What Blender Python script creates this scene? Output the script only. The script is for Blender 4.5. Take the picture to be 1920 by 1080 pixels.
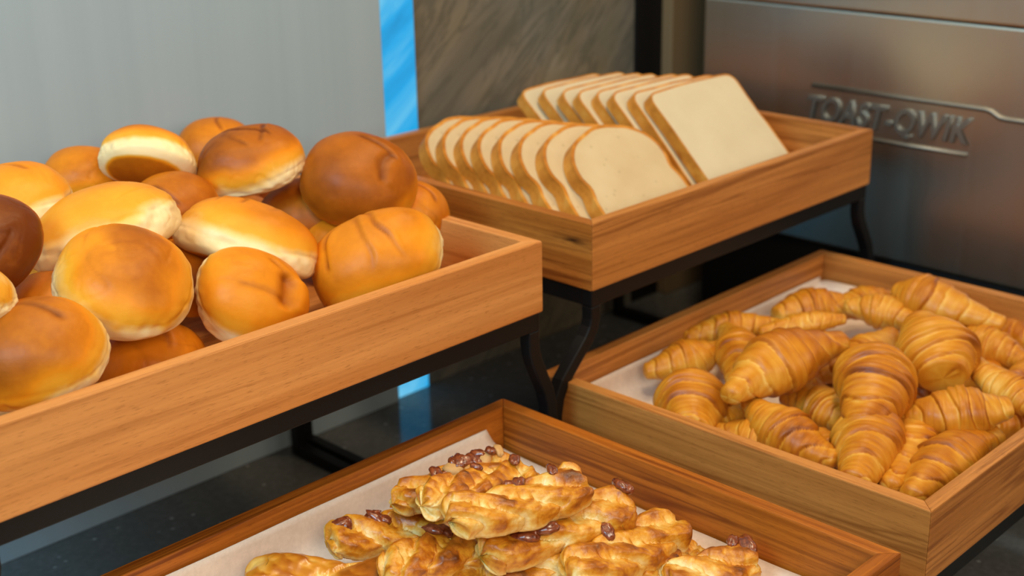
import bpy, bmesh, math, random
import numpy as np
from mathutils import Vector, Matrix, Quaternion

scene = bpy.context.scene
for o in list(bpy.data.objects): bpy.data.objects.remove(o)
COL = scene.collection
random.seed(5)

# ---------------------------------------------------------------- camera
cam = bpy.data.cameras.new('camera'); camo = bpy.data.objects.new('camera', cam); COL.objects.link(camo)
camo.location = (-0.82687, -0.71801, 0.33722)
camo.rotation_mode = 'QUATERNION'; camo.rotation_quaternion = (0.751279, 0.53279, -0.217322, -0.323243)
cam.lens = 47.984; cam.sensor_width = 36; cam.clip_start = .02
cam.dof.use_dof = True; cam.dof.focus_distance = .93; cam.dof.aperture_fstop = 6.5
scene.camera = camo

# ---------------------------------------------------------------- world and light
scene.view_settings.view_transform = 'Standard'; scene.view_settings.look = 'None'
scene.view_settings.gamma = 1; scene.view_settings.use_curve_mapping = False
scene.view_settings.exposure = 0.0
w = bpy.data.worlds.new('room_glow'); scene.world = w; w.use_nodes = True
w.node_tree.nodes['Background'].inputs[0].default_value = (1.0, .92, .82, 1)
w.node_tree.nodes['Background'].inputs[1].default_value = .09

def area(name, loc, target, size, power, col, sy=None, spread=None):
    l = bpy.data.lights.new(name, 'AREA'); l.energy = power; l.color = col; l.size = size
    if sy: l.shape = 'RECTANGLE'; l.size_y = sy
    if spread: l.spread = math.radians(spread)
    o = bpy.data.objects.new(name, l); COL.objects.link(o); o.location = loc
    d = Vector(target) - Vector(loc); o.rotation_euler = d.to_track_quat('-Z', 'Y').to_euler()
    return o
area('heat_lamp_left', (-.50, .10, .80), (-.42, .08, 0), .13, 2.1, (1, .78, .46))
area('heat_lamp_right', (.22, -.02, .95), (.18, -.10, 0), .16, 3.2, (1, .80, .50))
area('ceiling_light', (-.25, -.35, 1.5), (-.1, -.2, 0), .28, 9.2, (1, .83, .58))
area('room_light_front', (-.85, -1.10, .62), (-.35, 0, -.02), .45, 9.8, (1, .87, .68))
area('fill_light_side', (.35, -1.45, .60), (.2, -.3, -.15), .6, 6.0, (1, .88, .70))  # extra fill lamp, added to brighten the front of the croissant tray
area('cool_fill_left', (-1.5, -.25, .85), (-.5, .39, .25), .6, 21, (.34, .74, 1.0))  # cool fill lamp added to tint the grey panel blue

# ---------------------------------------------------------------- materials
def new_mat(name):
    m = bpy.data.materials.new(name); m.use_nodes = True
    nt = m.node_tree; b = nt.nodes['Principled BSDF']
    return m, nt, b
def node(nt, kind, **kw):
    n = nt.nodes.new(kind)
    for k, v in kw.items():
        if k in n.inputs: n.inputs[k].default_value = v
        else: setattr(n, k, v)
    return n
def ramp(nt, stops, interp='LINEAR'):
    n = nt.nodes.new('ShaderNodeValToRGB'); cr = n.color_ramp; cr.interpolation = interp
    while len(cr.elements) < len(stops): cr.elements.new(.5)
    for e, (p, c) in zip(cr.elements, stops): e.position = p; e.color = (*c, 1)
    return n
def mix(nt, a, b, f, mode='MIX'):
    n = nt.nodes.new('ShaderNodeMix'); n.data_type = 'RGBA'; n.blend_type = mode
    for i, v in ((0, f), (6, a), (7, b)):
        if hasattr(v, 'links') or hasattr(v, 'is_output'): nt.links.new(v, n.inputs[i])
        else: n.inputs[i].default_value = v if i == 0 else (*v, 1)
    return n.outputs[2]
def mapping(nt, src, scale, loc=(0, 0, 0), rot=(0, 0, 0)):
    m = nt.nodes.new('ShaderNodeMapping'); m.inputs['Scale'].default_value = scale
    m.inputs['Location'].default_value = loc; m.inputs['Rotation'].default_value = rot
    nt.links.new(src, m.inputs[0]); return m.outputs[0]
def bump(nt, b, h, strength, dist):
    n = nt.nodes.new('ShaderNodeBump'); n.inputs['Strength'].default_value = strength; n.inputs['Distance'].default_value = dist
    nt.links.new(h, n.inputs['Height']); nt.links.new(n.outputs[0], b.inputs['Normal']); return n
def noise(nt, vec, scale, detail=4, rough=.55, dist=0):
    n = node(nt, 'ShaderNodeTexNoise', Scale=scale, Detail=detail, Roughness=rough, Distortion=dist)
    if vec is not None: nt.links.new(vec, n.inputs['Vector'])
    return n.outputs['Fac']

def wood(name, light, dark, line, lines=.5, rough=.42, knot=None):
    m, nt, b = new_mat(name)
    uv = nt.nodes.new('ShaderNodeTexCoord').outputs['UV']
    broad = noise(nt, mapping(nt, uv, (1.8, 24, 1)), 1.0, 3, .5, .6)
    grain = noise(nt, mapping(nt, uv, (4.5, 200, 1)), 1.0, 4, .6, 1.2)
    cath = noise(nt, mapping(nt, uv, (2.0, 52, 1), (3, 1, 0)), 1.0, 2, .5, 1.6)
    pore = noise(nt, mapping(nt, uv, (95, 1150, 1)), 1.0, 2, .5)
    r1 = ramp(nt, [(.30, dark), (.68, light)]); nt.links.new(broad, r1.inputs[0])
    r2 = ramp(nt, [(.40, (0, 0, 0)), (.62, (1, 1, 1))]); nt.links.new(grain, r2.inputs[0])
    c = mix(nt, r1.outputs[0], line, .0)
    mm = nt.nodes.new('ShaderNodeMath'); mm.operation = 'MULTIPLY'; nt.links.new(r2.outputs[0], mm.inputs[0]); mm.inputs[1].default_value = lines * .42
    c = mix(nt, r1.outputs[0], line, mm.outputs[0])
    r3 = ramp(nt, [(.56, (0, 0, 0)), (.64, (1, 1, 1)), (.70, (0, 0, 0))]); nt.links.new(cath, r3.inputs[0])
    m3 = nt.nodes.new('ShaderNodeMath'); m3.operation = 'MULTIPLY'; nt.links.new(r3.outputs[0], m3.inputs[0]); m3.inputs[1].default_value = lines * .75
    c = mix(nt, c, line, m3.outputs[0])
    r4 = ramp(nt, [(.60, (0, 0, 0)), (.68, (1, 1, 1))]); nt.links.new(pore, r4.inputs[0])
    m4 = nt.nodes.new('ShaderNodeMath'); m4.operation = 'MULTIPLY'; nt.links.new(r4.outputs[0], m4.inputs[0]); m4.inputs[1].default_value = .40
    c = mix(nt, c, tuple(q * .7 for q in line), m4.outputs[0])
    if knot:
        oc = nt.nodes.new('ShaderNodeTexCoord').outputs['Object']
        for (sy, sz), e0, amt in (((70, 300), .9, 1.0), ((24, 150), 1.0, .45)):
            g = mapping(nt, oc, (0, sy, sz), (0, -knot[0] * sy, -knot[1] * sz))
            nz = nt.nodes.new('ShaderNodeTexNoise'); nz.inputs['Scale'].default_value = 1.3; nt.links.new(g, nz.inputs['Vector'])
            ln = nt.nodes.new('ShaderNodeVectorMath'); ln.operation = 'LENGTH'; nt.links.new(g, ln.inputs[0])
            sm = nt.nodes.new('ShaderNodeMath'); sm.operation = 'ADD'; nt.links.new(ln.outputs['Value'], sm.inputs[0]); nt.links.new(nz.outputs['Fac'], sm.inputs[1])
            rk = ramp(nt, [(.35, (amt,) * 3), (.9, (0, 0, 0))])
            hf = nt.nodes.new('ShaderNodeMath'); hf.operation = 'MULTIPLY'; nt.links.new(sm.outputs[0], hf.inputs[0]); hf.inputs[1].default_value = .6
            nt.links.new(hf.outputs[0], rk.inputs[0])
            c = mix(nt, c, (.035, .010, .003), rk.outputs[0])
    nt.links.new(c, b.inputs['Base Color']); b.inputs['Roughness'].default_value = rough
    b.inputs['Specular IOR Level'].default_value = .22
    bump(nt, b, pore, .12, .0006)
    return m
M_beech = wood('beech_wood', (.73, .310, .090), (.50, .165, .032), (.30, .085, .014), .55)
M_oak = wood('oak_wood', (.54, .165, .018), (.35, .088, .007), (.15, .032, .003), 1.2)
M_oak_light = wood('light_oak_wood', (.62, .245, .058), (.42, .145, .028), (.22, .065, .012), .95)

M_knot = wood('knotty_oak_wood', (.56, .20, .035), (.36, .105, .014), (.17, .042, .005), 1.2, .42, (.0205, -.0185))

def plain(name, col, rough=.5, metal=0, spec=.5, bumps=None):
    m, nt, b = new_mat(name)
    b.inputs['Base Color'].default_value = (*col, 1); b.inputs['Roughness'].default_value = rough
    b.inputs['Metallic'].default_value = metal; b.inputs['Specular IOR Level'].default_value = spec
    if bumps:
        oc = nt.nodes.new('ShaderNodeTexCoord').outputs['Object']
        bump(nt, b, noise(nt, oc, bumps[0], 3), bumps[1], bumps[2])
    return m
M_black = plain('black_powder_coat', (.006, .005, .005), .45, 0, .22, (900, .2, .0003))
M_dark = plain('black_plinth_and_shade', (.006, .005, .005), .6, 0, .2)  # flat black of the plinth, also of the strip painted as shade
M_tan = plain('tan_laminate', (.17, .115, .06), .55, 0, .3, (60, .05, .001))

def m_panel():
    m, nt, b = new_mat('brushed_grey_panel')
    oc = nt.nodes.new('ShaderNodeTexCoord').outputs['Object']
    n1 = noise(nt, mapping(nt, oc, (60, 60, 1.2)), 1.0, 3)
    r = ramp(nt, [(.3, (.285, .345, .385)), (.7, (.305, .365, .405))]); nt.links.new(n1, r.inputs[0])
    sp = nt.nodes.new('ShaderNodeTexVoronoi'); sp.inputs['Scale'].default_value = 14
    nt.links.new(oc, sp.inputs['Vector'])
    rs = ramp(nt, [(.0, (.6, .6, .6)), (.035, (0, 0, 0))]); nt.links.new(sp.outputs['Distance'], rs.inputs[0])
    c = mix(nt, r.outputs[0], (.30, .24, .12), rs.outputs[0])
    nt.links.new(c, b.inputs['Base Color']); b.inputs['Roughness'].default_value = .50; b.inputs['Metallic'].default_value = .0
    return m
M_panel = m_panel()

def m_marble(name, glow=None):
    m, nt, b = new_mat(name)
    oc = nt.nodes.new('ShaderNodeTexCoord').outputs['Object']
    v = mapping(nt, oc, (1, 1, 1), (0, 0, 0), (0, math.radians(-48), 0))
    v2 = mapping(nt, v, (7.5, 1, 2.0))
    a = noise(nt, v2, 1.0, 6, .62, 1.6)
    v3 = mapping(nt, v, (20, 1, 4), (4, 0, 2))
    c2 = noise(nt, v3, 1.0, 5, .65, 2.2)
    big = noise(nt, oc, 5, 2)
    r = ramp(nt, [(.26, (.070, .062, .050)), (.42, (.12, .110, .090)), (.52, (.17, .150, .120)), (.62, (.14, .124, .090)), (.78, (.24, .215, .17))])
    nt.links.new(a, r.inputs[0])
    rv = ramp(nt, [(.40, (0, 0, 0)), (.47, (.8, .8, .8)), (.52, (0, 0, 0))]); nt.links.new(c2, rv.inputs[0])
    c = mix(nt, r.outputs[0], (.085, .082, .065), rv.outputs[0])
    rb = ramp(nt, [(.4, (0, 0, 0)), (.65, (1, 1, 1))]); nt.links.new(big, rb.inputs[0])
    c = mix(nt, c, mix(nt, c, (1.12, .98, .80), 1.0, 'MULTIPLY'), rb.outputs[0])
    nt.links.new(c, b.inputs['Base Color']); b.inputs['Roughness'].default_value = .35
    if glow:
        for l in list(b.inputs['Base Color'].links): nt.links.remove(l)
        b.inputs['Base Color'].default_value = (.01, .03, .05, 1)
        g = ramp(nt, [(.30, (.0, .25, .58)), (.46, (.01, .42, .86)), (.58, (.12, .56, .90)), (.72, (.32, .76, 1.0))])
        nt.links.new(a, g.inputs[0])
        nt.links.new(g.outputs[0], b.inputs['Emission Color']); b.inputs['Emission Strength'].default_value = glow * 1.12
    return m
M_marble = m_marble('veined_brown_marble')
M_glow = m_marble('backlit_blue_stone', .80)

def m_granite():
    m, nt, b = new_mat('black_granite')
    oc = nt.nodes.new('ShaderNodeTexCoord').outputs['Object']
    vo = nt.nodes.new('ShaderNodeTexVoronoi'); vo.inputs['Scale'].default_value = 55
    nt.links.new(oc, vo.inputs['Vector'])
    r = ramp(nt, [(.0, (.25, .26, .25)), (.09, (.10, .105, .10)), (.16, (.0, .0, .0))]); nt.links.new(vo.outputs['Distance'], r.inputs[0])
    n1 = noise(nt, oc, 160, 3)
    r2 = ramp(nt, [(.4, (.080, .079, .075)), (.8, (.115, .112, .107))]); nt.links.new(n1, r2.inputs[0])
    c = mix(nt, r2.outputs[0], r.outputs[0], 1.0, 'ADD')
    nt.links.new(c, b.inputs['Base Color']); b.inputs['Roughness'].default_value = .13
    b.inputs['Specular IOR Level'].default_value = .38
    return m
M_granite = m_granite()

def m_steel(name, col=(.50, .46, .39), rough=.34):
    m, nt, b = new_mat(name)
    oc = nt.nodes.new('ShaderNodeTexCoord').outputs['Object']
    n1 = noise(nt, mapping(nt, oc, (90, 90, 1.5)), 1.0, 4)
    r = ramp(nt, [(.3, (rough * .95,) * 3), (.7, (rough * 1.05,) * 3)]); nt.links.new(n1, r.inputs[0])
    nt.links.new(r.outputs[0], b.inputs['Roughness'])
    b.inputs['Base Color'].default_value = (*col, 1); b.inputs['Metallic'].default_value = 1
    return m
M_steel = m_steel('brushed_stainless_steel')
M_cast = m_steel('cast_steel_trim', (.27, .245, .21), .50)

def m_paper():
    m, nt, b = new_mat('baking_parchment')
    oc = nt.nodes.new('ShaderNodeTexCoord').outputs['Object']
    n1 = noise(nt, oc, 260, 4, .7); n2 = noise(nt, oc, 25, 3)
    r = ramp(nt, [(.3, (.68, .53, .43)), (.7, (.78, .62, .51))]); nt.links.new(n1, r.inputs[0])
    nt.links.new(r.outputs[0], b.inputs['Base Color']); b.inputs['Roughness'].default_value = .55
    b.inputs['Specular IOR Level'].default_value = .25
    b.inputs['Transmission Weight'].default_value = 0
    bump(nt, b, n2, .25, .002)
    return m
M_paper = m_paper()

def baked(name, stops, rough, spec, bscale, bstr, sss=.12, uvstreak=None, coat=0, fine=None):
    """baked dough: colour follows the 'tone' of the crust stored on the mesh"""
    m, nt, b = new_mat(name)
    at = nt.nodes.new('ShaderNodeAttribute'); at.attribute_name = 'tone'
    oc = nt.nodes.new('ShaderNodeTexCoord')
    n1 = noise(nt, oc.outputs['Object'], bscale, 4, .6)
    n2 = noise(nt, oc.outputs['Object'], bscale * .22, 3, .6)
    ad = nt.nodes.new('ShaderNodeMath'); ad.operation = 'MULTIPLY_ADD'
    nt.links.new(n1, ad.inputs[0]); ad.inputs[1].default_value = fine or .16; nt.links.new(at.outputs['Fac'], ad.inputs[2])
    ad2 = nt.nodes.new('ShaderNodeMath'); ad2.operation = 'MULTIPLY_ADD'
    nt.links.new(n2, ad2.inputs[0]); ad2.inputs[1].default_value = .22; nt.links.new(ad.outputs[0], ad2.inputs[2])
    last = ad2.outputs[0]; off = (fine or .16) * .5 + .11; h = n1
    if uvstreak:
        st = noise(nt, mapping(nt, oc.outputs['UV'], uvstreak), 1.0, 4, .6, .8)
        ad3 = nt.nodes.new('ShaderNodeMath'); ad3.operation = 'MULTIPLY_ADD'
        nt.links.new(st, ad3.inputs[0]); ad3.inputs[1].default_value = .42; nt.links.new(last, ad3.inputs[2])
        last = ad3.outputs[0]; off += .21; h = st
    sb = nt.nodes.new('ShaderNodeMath'); sb.operation = 'SUBTRACT'; nt.links.new(last, sb.inputs[0]); sb.inputs[1].default_value = off
    r = ramp(nt, stops); nt.links.new(sb.outputs[0], r.inputs[0])
    nt.links.new(r.outputs[0], b.inputs['Base Color']); b.inputs['Roughness'].default_value = rough
    b.inputs['Specular IOR Level'].default_value = spec
    b.inputs['Subsurface Weight'].default_value = sss; b.inputs['Subsurface Radius'].default_value = (.008, .004, .0015)
    b.inputs['Subsurface Scale'].default_value = .5
    b.inputs['Coat Weight'].default_value = coat; b.inputs['Coat Roughness'].default_value = .3
    bump(nt, b, h, bstr, .0012)
    return m
M_bun = baked('bun_crust', [(0, (0.810, 0.594, 0.3060)), (.18, (0.774, 0.468, 0.1440)), (.36, (0.720, 0.306, 0.0198)), (.58, (0.684, 0.211, 0.0063)), (.80, (0.378, 0.095, 0.0036)), (1, (0.144, 0.029, 0.0018))], .45, .20, 200, .16, .08, fine=.06)
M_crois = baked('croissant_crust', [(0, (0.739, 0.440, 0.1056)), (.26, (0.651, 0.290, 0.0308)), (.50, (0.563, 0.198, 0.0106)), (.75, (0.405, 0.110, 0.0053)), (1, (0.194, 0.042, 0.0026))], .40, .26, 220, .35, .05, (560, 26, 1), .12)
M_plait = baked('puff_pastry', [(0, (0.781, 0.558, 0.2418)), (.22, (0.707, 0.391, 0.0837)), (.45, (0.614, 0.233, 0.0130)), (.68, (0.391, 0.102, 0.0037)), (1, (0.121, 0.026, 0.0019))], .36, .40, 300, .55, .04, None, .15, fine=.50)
M_plain_glaze = baked('glazed_pastry', [(0, (.80, .48, .12)), (.3, (.60, .23, .018)), (.6, (.38, .10, .006)), (1, (.18, .045, .003))], .25, .5, 200, .15, .05, None, .6)

def m_crumb(name, c1, c2, pores):
    m, nt, b = new_mat(name)
    oc = nt.nodes.new('ShaderNodeTexCoord').outputs['Object']
    n1 = noise(nt, oc, 420, 3, .6); n2 = noise(nt, oc, 22, 3)
    r = ramp(nt, [(.3, c1), (.7, c2)]); nt.links.new(n2, r.inputs[0])
    vo = nt.nodes.new('ShaderNodeTexVoronoi'); vo.inputs['Scale'].default_value = 95; nt.links.new(oc, vo.inputs['Vector'])
    rv = ramp(nt, [(.0, (.75 * pores,) * 3), (.20, (0, 0, 0))]); nt.links.new(vo.outputs['Distance'], rv.inputs[0])
    c = mix(nt, r.outputs[0], tuple(q * .72 for q in c1), rv.outputs[0])
    nt.links.new(c, b.inputs['Base Color']); b.inputs['Roughness'].default_value = .75; b.inputs['Specular IOR Level'].default_value = .2
    b.inputs['Subsurface Weight'].default_value = .12; b.inputs['Subsurface Radius'].default_value = (.006, .004, .002); b.inputs['Subsurface Scale'].default_value = .5
    bump(nt, b, n1, .25, .0010)
    return m
M_crumb_w = m_crumb('white_toast_crumb', (.57, .46, .305), (.62, .51, .345), .25)
M_crumb_b = m_crumb('rustic_loaf_crumb', (.53, .375, .205), (.60, .45, .265), 1.0)
def m_crust():
    m, nt, b = new_mat('bread_crust')
    oc = nt.nodes.new('ShaderNodeTexCoord').outputs['Object']
    n = noise(nt, oc, 55, 4)
    r = ramp(nt, [(.3, (.34, .105, .010)), (.55, (.56, .21, .024)), (.8, (.68, .34, .07))]); nt.links.new(n, r.inputs[0])
    nt.links.new(r.outputs[0], b.inputs['Base Color']); b.inputs['Roughness'].default_value = .5; b.inputs['Specular IOR Level'].default_value = .3
    bump(nt, b, noise(nt, oc, 240, 3), .3, .001)
    return m
M_crust = m_crust()
def m_pecan():
    m, nt, b = new_mat('candied_pecan')
    oc = nt.nodes.new('ShaderNodeTexCoord').outputs['Object']
    n = noise(nt, oc, 320, 3)
    r = ramp(nt, [(.35, (.11, .018, .006)), (.65, (.27, .060, .016))]); nt.links.new(n, r.inputs[0])
    nt.links.new(r.outputs[0], b.inputs['Base Color']); b.inputs['Roughness'].default_value = .28
    b.inputs['Coat Weight'].default_value = .5; b.inputs['Coat Roughness'].default_value = .15
    bump(nt, b, n, .4, .001)
    return m
M_pecan = m_pecan()
M_pecan_cut = plain('cut_pecan', (.50, .26, .09), .5, 0, .3, (300, .3, .001))

# ---------------------------------------------------------------- mesh helpers
def mesh_obj(name, verts, faces, mat, parent=None, smooth_=True, tone=None, uv=None):
    me = bpy.data.meshes.new(name)
    me.from_pydata([tuple(v) for v in verts], [], [tuple(f) for f in faces]); me.update()
    if mat: me.materials.append(mat)
    if smooth_: me.polygons.foreach_set('use_smooth', [True] * len(me.polygons))
    if tone is not None:
        a = me.attributes.new('tone', 'FLOAT', 'POINT'); a.data.foreach_set('value', np.asarray(tone, dtype=np.float32))
    if uv is not None:
        l = me.uv_layers.new(name='UVMap'); idx = np.zeros(len(me.loops), dtype=np.int32); me.loops.foreach_get('vertex_index', idx)
        l.data.foreach_set('uv', np.asarray(uv, dtype=np.float32)[idx].ravel())
    me.validate()
    o = bpy.data.objects.new(name, me); COL.objects.link(o)
    if parent: o.parent = parent
    return o
def tag(o, label=None, cat=None, group=None, kind=None):
    if label: o['label'] = label
    if cat: o['category'] = cat
    if group: o['group'] = group
    if kind: o['kind'] = kind
    return o
def empty(name, loc=(0, 0, 0), quat=None):
    o = bpy.data.objects.new(name, None); o.empty_display_size = .02; COL.objects.link(o); o.location = loc
    if quat: o.rotation_mode = 'QUATERNION'; o.rotation_quaternion = quat
    return o
def prism(name, poly, z0, z1, axis, mat, parent, bev=.0012, seg=2):
    """board from a plan polygon (xy); uv runs along 'axis' so the grain follows the board"""
    n = len(poly)
    V = [(x, y, z0) for x, y in poly] + [(x, y, z1) for x, y in poly]
    Fc = [tuple(range(n))[::-1], tuple(range(n, 2 * n))] + [(i, (i + 1) % n, n + (i + 1) % n, n + i) for i in range(n)]
    bm = bmesh.new(); vs = [bm.verts.new(v) for v in V]
    for f in Fc: bm.faces.new([vs[i] for i in f])
    bmesh.ops.recalc_face_normals(bm, faces=bm.faces)
    if bev: bmesh.ops.bevel(bm, geom=bm.edges[:] , offset=bev, segments=seg, profile=.6, affect='EDGES')
    uvl = bm.loops.layers.uv.new('UVMap'); ou, ov = random.uniform(0, 9), random.uniform(0, 9)
    for f in bm.faces:
        for l in f.loops:
            c = l.vert.co; a = c[axis]; b = c[1 - axis] + c[2] * 1.0
            l[uvl].uv = (a + ou, b + ov)
    me = bpy.data.meshes.new(name); bm.to_mesh(me); bm.free(); me.materials.append(mat)
    o = bpy.data.objects.new(name, me); COL.objects.link(o)
    if parent: o.parent = parent
    return o
def box(name, lo, hi, mat, parent=None, bev=.001, axis=0):
    return prism(name, [(lo[0], lo[1]), (hi[0], lo[1]), (hi[0], hi[1]), (lo[0], hi[1])], lo[2], hi[2], axis, mat, parent, bev)
def sweep_square(name, path, half, mat, parent, side=Vector((0, 1, 0)), up=None):
    """square bar along a path; one pair of faces keeps facing 'side'"""
    V = []; Fc = []; pts = [Vector(q) for q in path]; n = len(pts)
    for i, q in enumerate(pts):
        d0 = (pts[i] - pts[i - 1]).normalized() if i else (pts[1] - pts[0]).normalized()
        d1 = (pts[i + 1] - pts[i]).normalized() if i < n - 1 else d0
        t = (d0 + d1).normalized(); k = 1 / max(.4, t.dot(d0))
        b = side.normalized(); a = t.cross(b).normalized() * k
        for s, r in ((-1, -1), (1, -1), (1, 1), (-1, 1)): V.append(q + a * half * s + b * half * r)
    for i in range(n - 1):
        for j in range(4):
            k = (j + 1) % 4; Fc.append((i * 4 + j, i * 4 + k, i * 4 + 4 + k, i * 4 + 4 + j))
    Fc += [(3, 2, 1, 0), tuple(n * 4 - 4 + j for j in range(4))]
    o = mesh_obj(name, V, Fc, mat, parent, smooth_=False)
    bv = o.modifiers.new('edge', 'BEVEL'); bv.width = .0012; bv.segments = 2
    return o

# ---------------------------------------------------------------- shape functions (numpy)
def snoise(P, seed, freq, n=7):
    """smooth pseudo noise: sum of random plane waves, about -1..1"""
    rs = np.random.RandomState(seed)
    out = np.zeros(len(P))
    for i in range(n):
        d = rs.normal(size=3); d /= np.linalg.norm(d)
        out += np.sin((P @ d) * freq * rs.uniform(.6, 1.5) + rs.uniform(0, 6.28))
    return out / (n ** .5) * .9

def smooth(a, b, x):
    t = np.clip((x - a) / (b - a), 0, 1)
    return t * t * (3 - 2 * t)

def sphere_grid(nu, nv):
    """rounded cube-ish closed sphere from a lat/long grid: vertices and faces"""
    th = np.linspace(0, np.pi, nu + 1)[1:-1]
    ph = np.arange(nv) / nv * 2 * np.pi
    T, F = np.meshgrid(th, ph, indexing='ij')
    V = np.stack([np.cos(T), np.sin(T) * np.cos(F), np.sin(T) * np.sin(F)], -1).reshape(-1, 3)
    V = np.vstack([V, [[1, 0, 0], [-1, 0, 0]]])
    m = len(th); N = len(V); fs = []
    for i in range(m - 1):
        for j in range(nv):
            k = (j + 1) % nv
            fs.append((i * nv + j, i * nv + k, (i + 1) * nv + k, (i + 1) * nv + j))
    for j in range(nv):
        k = (j + 1) % nv
        fs.append((N - 2, k, j)); fs.append((N - 1, (m - 1) * nv + j, (m - 1) * nv + k))
    return V, fs

def bun_shape(seed, a, b, c, top=.7, belt=.0, wr=1.0, creases=(), nu=110, nv=140):
    """soft roll: domed crust, pale belt, flat baked underside. returns verts, faces, tone"""
    V, fs = sphere_grid(nu, nv)
    rs = np.random.RandomState(seed)
    x, y, z = V[:, 0].copy(), V[:, 1].copy(), V[:, 2].copy()
    # squarish plan, flat bottom
    e = .88
    f = lambda q, e: np.sign(q) * np.abs(q) ** e
    X = f(x, .92); Y = f(y, .92)
    Z = np.where(z > 0, np.abs(z) ** .92 * (1 - .10 * (1 - z) ** 2), -np.abs(z) ** .62 * .52)
    taper = 1 - .10 * smooth(0, -1, z) * 1
    P = np.stack([X * taper, Y * taper, Z], -1)
    P[:, 2] += .05 * (P[:, 0] ** 2)*-1
    lo = snoise(V, seed, 2.2); mi = snoise(V, seed + 1, 5.5); hi = snoise(V, seed + 2, 14); h2 = snoise(V, seed + 5, 26)
    disp = .060 * lo + .020 * mi * wr
    beltmask = np.exp(-((z + .12 - belt - .06 * lo) / .22) ** 2)
    h3 = snoise(V, seed + 6, 44)
    disp += beltmask * (.013 * hi + .009 * h2 + .004 * h3) + (.0022 * hi + .0012 * h2) * wr
    rg = 1 - np.abs(snoise(V, seed + 8, 4.5)); patch = smooth(.0, .6, snoise(V, seed + 9, 2.4))
    rg2 = 1 - np.abs(snoise(V, seed + 10, 9)); sk = smooth(-.3, .1, z)
    disp += -(.016 * rg ** 22 * patch + .009 * rg2 ** 12 * (.2 + .8 * patch)) * sk * wr
    cr = .22 * rg ** 16 * patch * sk
    for (ang, off, half, depth, wid) in creases:
        ca, sa = np.cos(np.radians(ang)), np.sin(np.radians(ang))
        u = P[:, 0] * ca + P[:, 1] * sa; v = -P[:, 0] * sa + P[:, 1] * ca
        kk = int(abs(off) * 100 + ang * 3) + seed
        n1 = .10 * snoise(np.stack([v, v * 0, v * 0], -1), kk, 4) + .03 * snoise(P, kk + 1, 9)
        d = u - off - n1
        mask = smooth(half, half * .6, np.abs(v)) * smooth(-.05, .25, z)
        g = np.exp(-(d / wid) ** 2) * mask * (.65 + .35 * snoise(P, kk + 2, 6))
        side = np.exp(-((d - wid * 1.7) / (wid * 1.8)) ** 2) * mask
        disp += -depth * g + depth * .45 * side
        cr += g
    # belt seam (where the roll pulled away from its neighbour)
    seam = np.exp(-((z - .02 - belt - .10 * np.sin(np.arctan2(y, x) * 2 + seed) - .03 * mi) / .035) ** 2)
    disp += -.010 * seam * wr
    P = P * (1 + disp)[:, None]
    P *= np.array([a, b, c])
    P[:, 2] -= c * .24
    # tone: 0 cream, .5 gold, 1 brown
    g = .07 * lo + .05 * mi + .02 * hi
    edge = belt + .12 * np.sin(np.arctan2(y, x) + seed * 1.7) + .06 * np.sin(np.arctan2(y, x) * 3 + seed)
    zz = z + g * .9 + .03 * h2 * beltmask
    tone = smooth(edge - .10, edge + .16, zz) * .36
    tone += smooth(edge + .05, edge + .75, z + g) * (top - .36)
    tone += (.05 * lo + .03 * mi) * smooth(edge, edge + .4, z)
    und = smooth(-.50, -.72, z + g * .5)
    tone = tone * (1 - und) + und * .78
    tone += .22 * cr * smooth(.1, .3, tone) + .03 * seam
    return P, fs, np.clip(tone, 0, 1.1)

def axis_curve(u, L, bend):
    """points and tangents on an arc in the xy plane, u in -1..1"""
    if abs(bend) < 1e-3: bend = 1e-3
    R = L / 2 / np.sin(bend) if bend < 1.5 else L / 2
    a = u * bend
    x = R * np.sin(a); y = R * (np.cos(a) - np.cos(bend) * .5 - .5)
    return x, y, np.cos(a), -np.sin(a)

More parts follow.
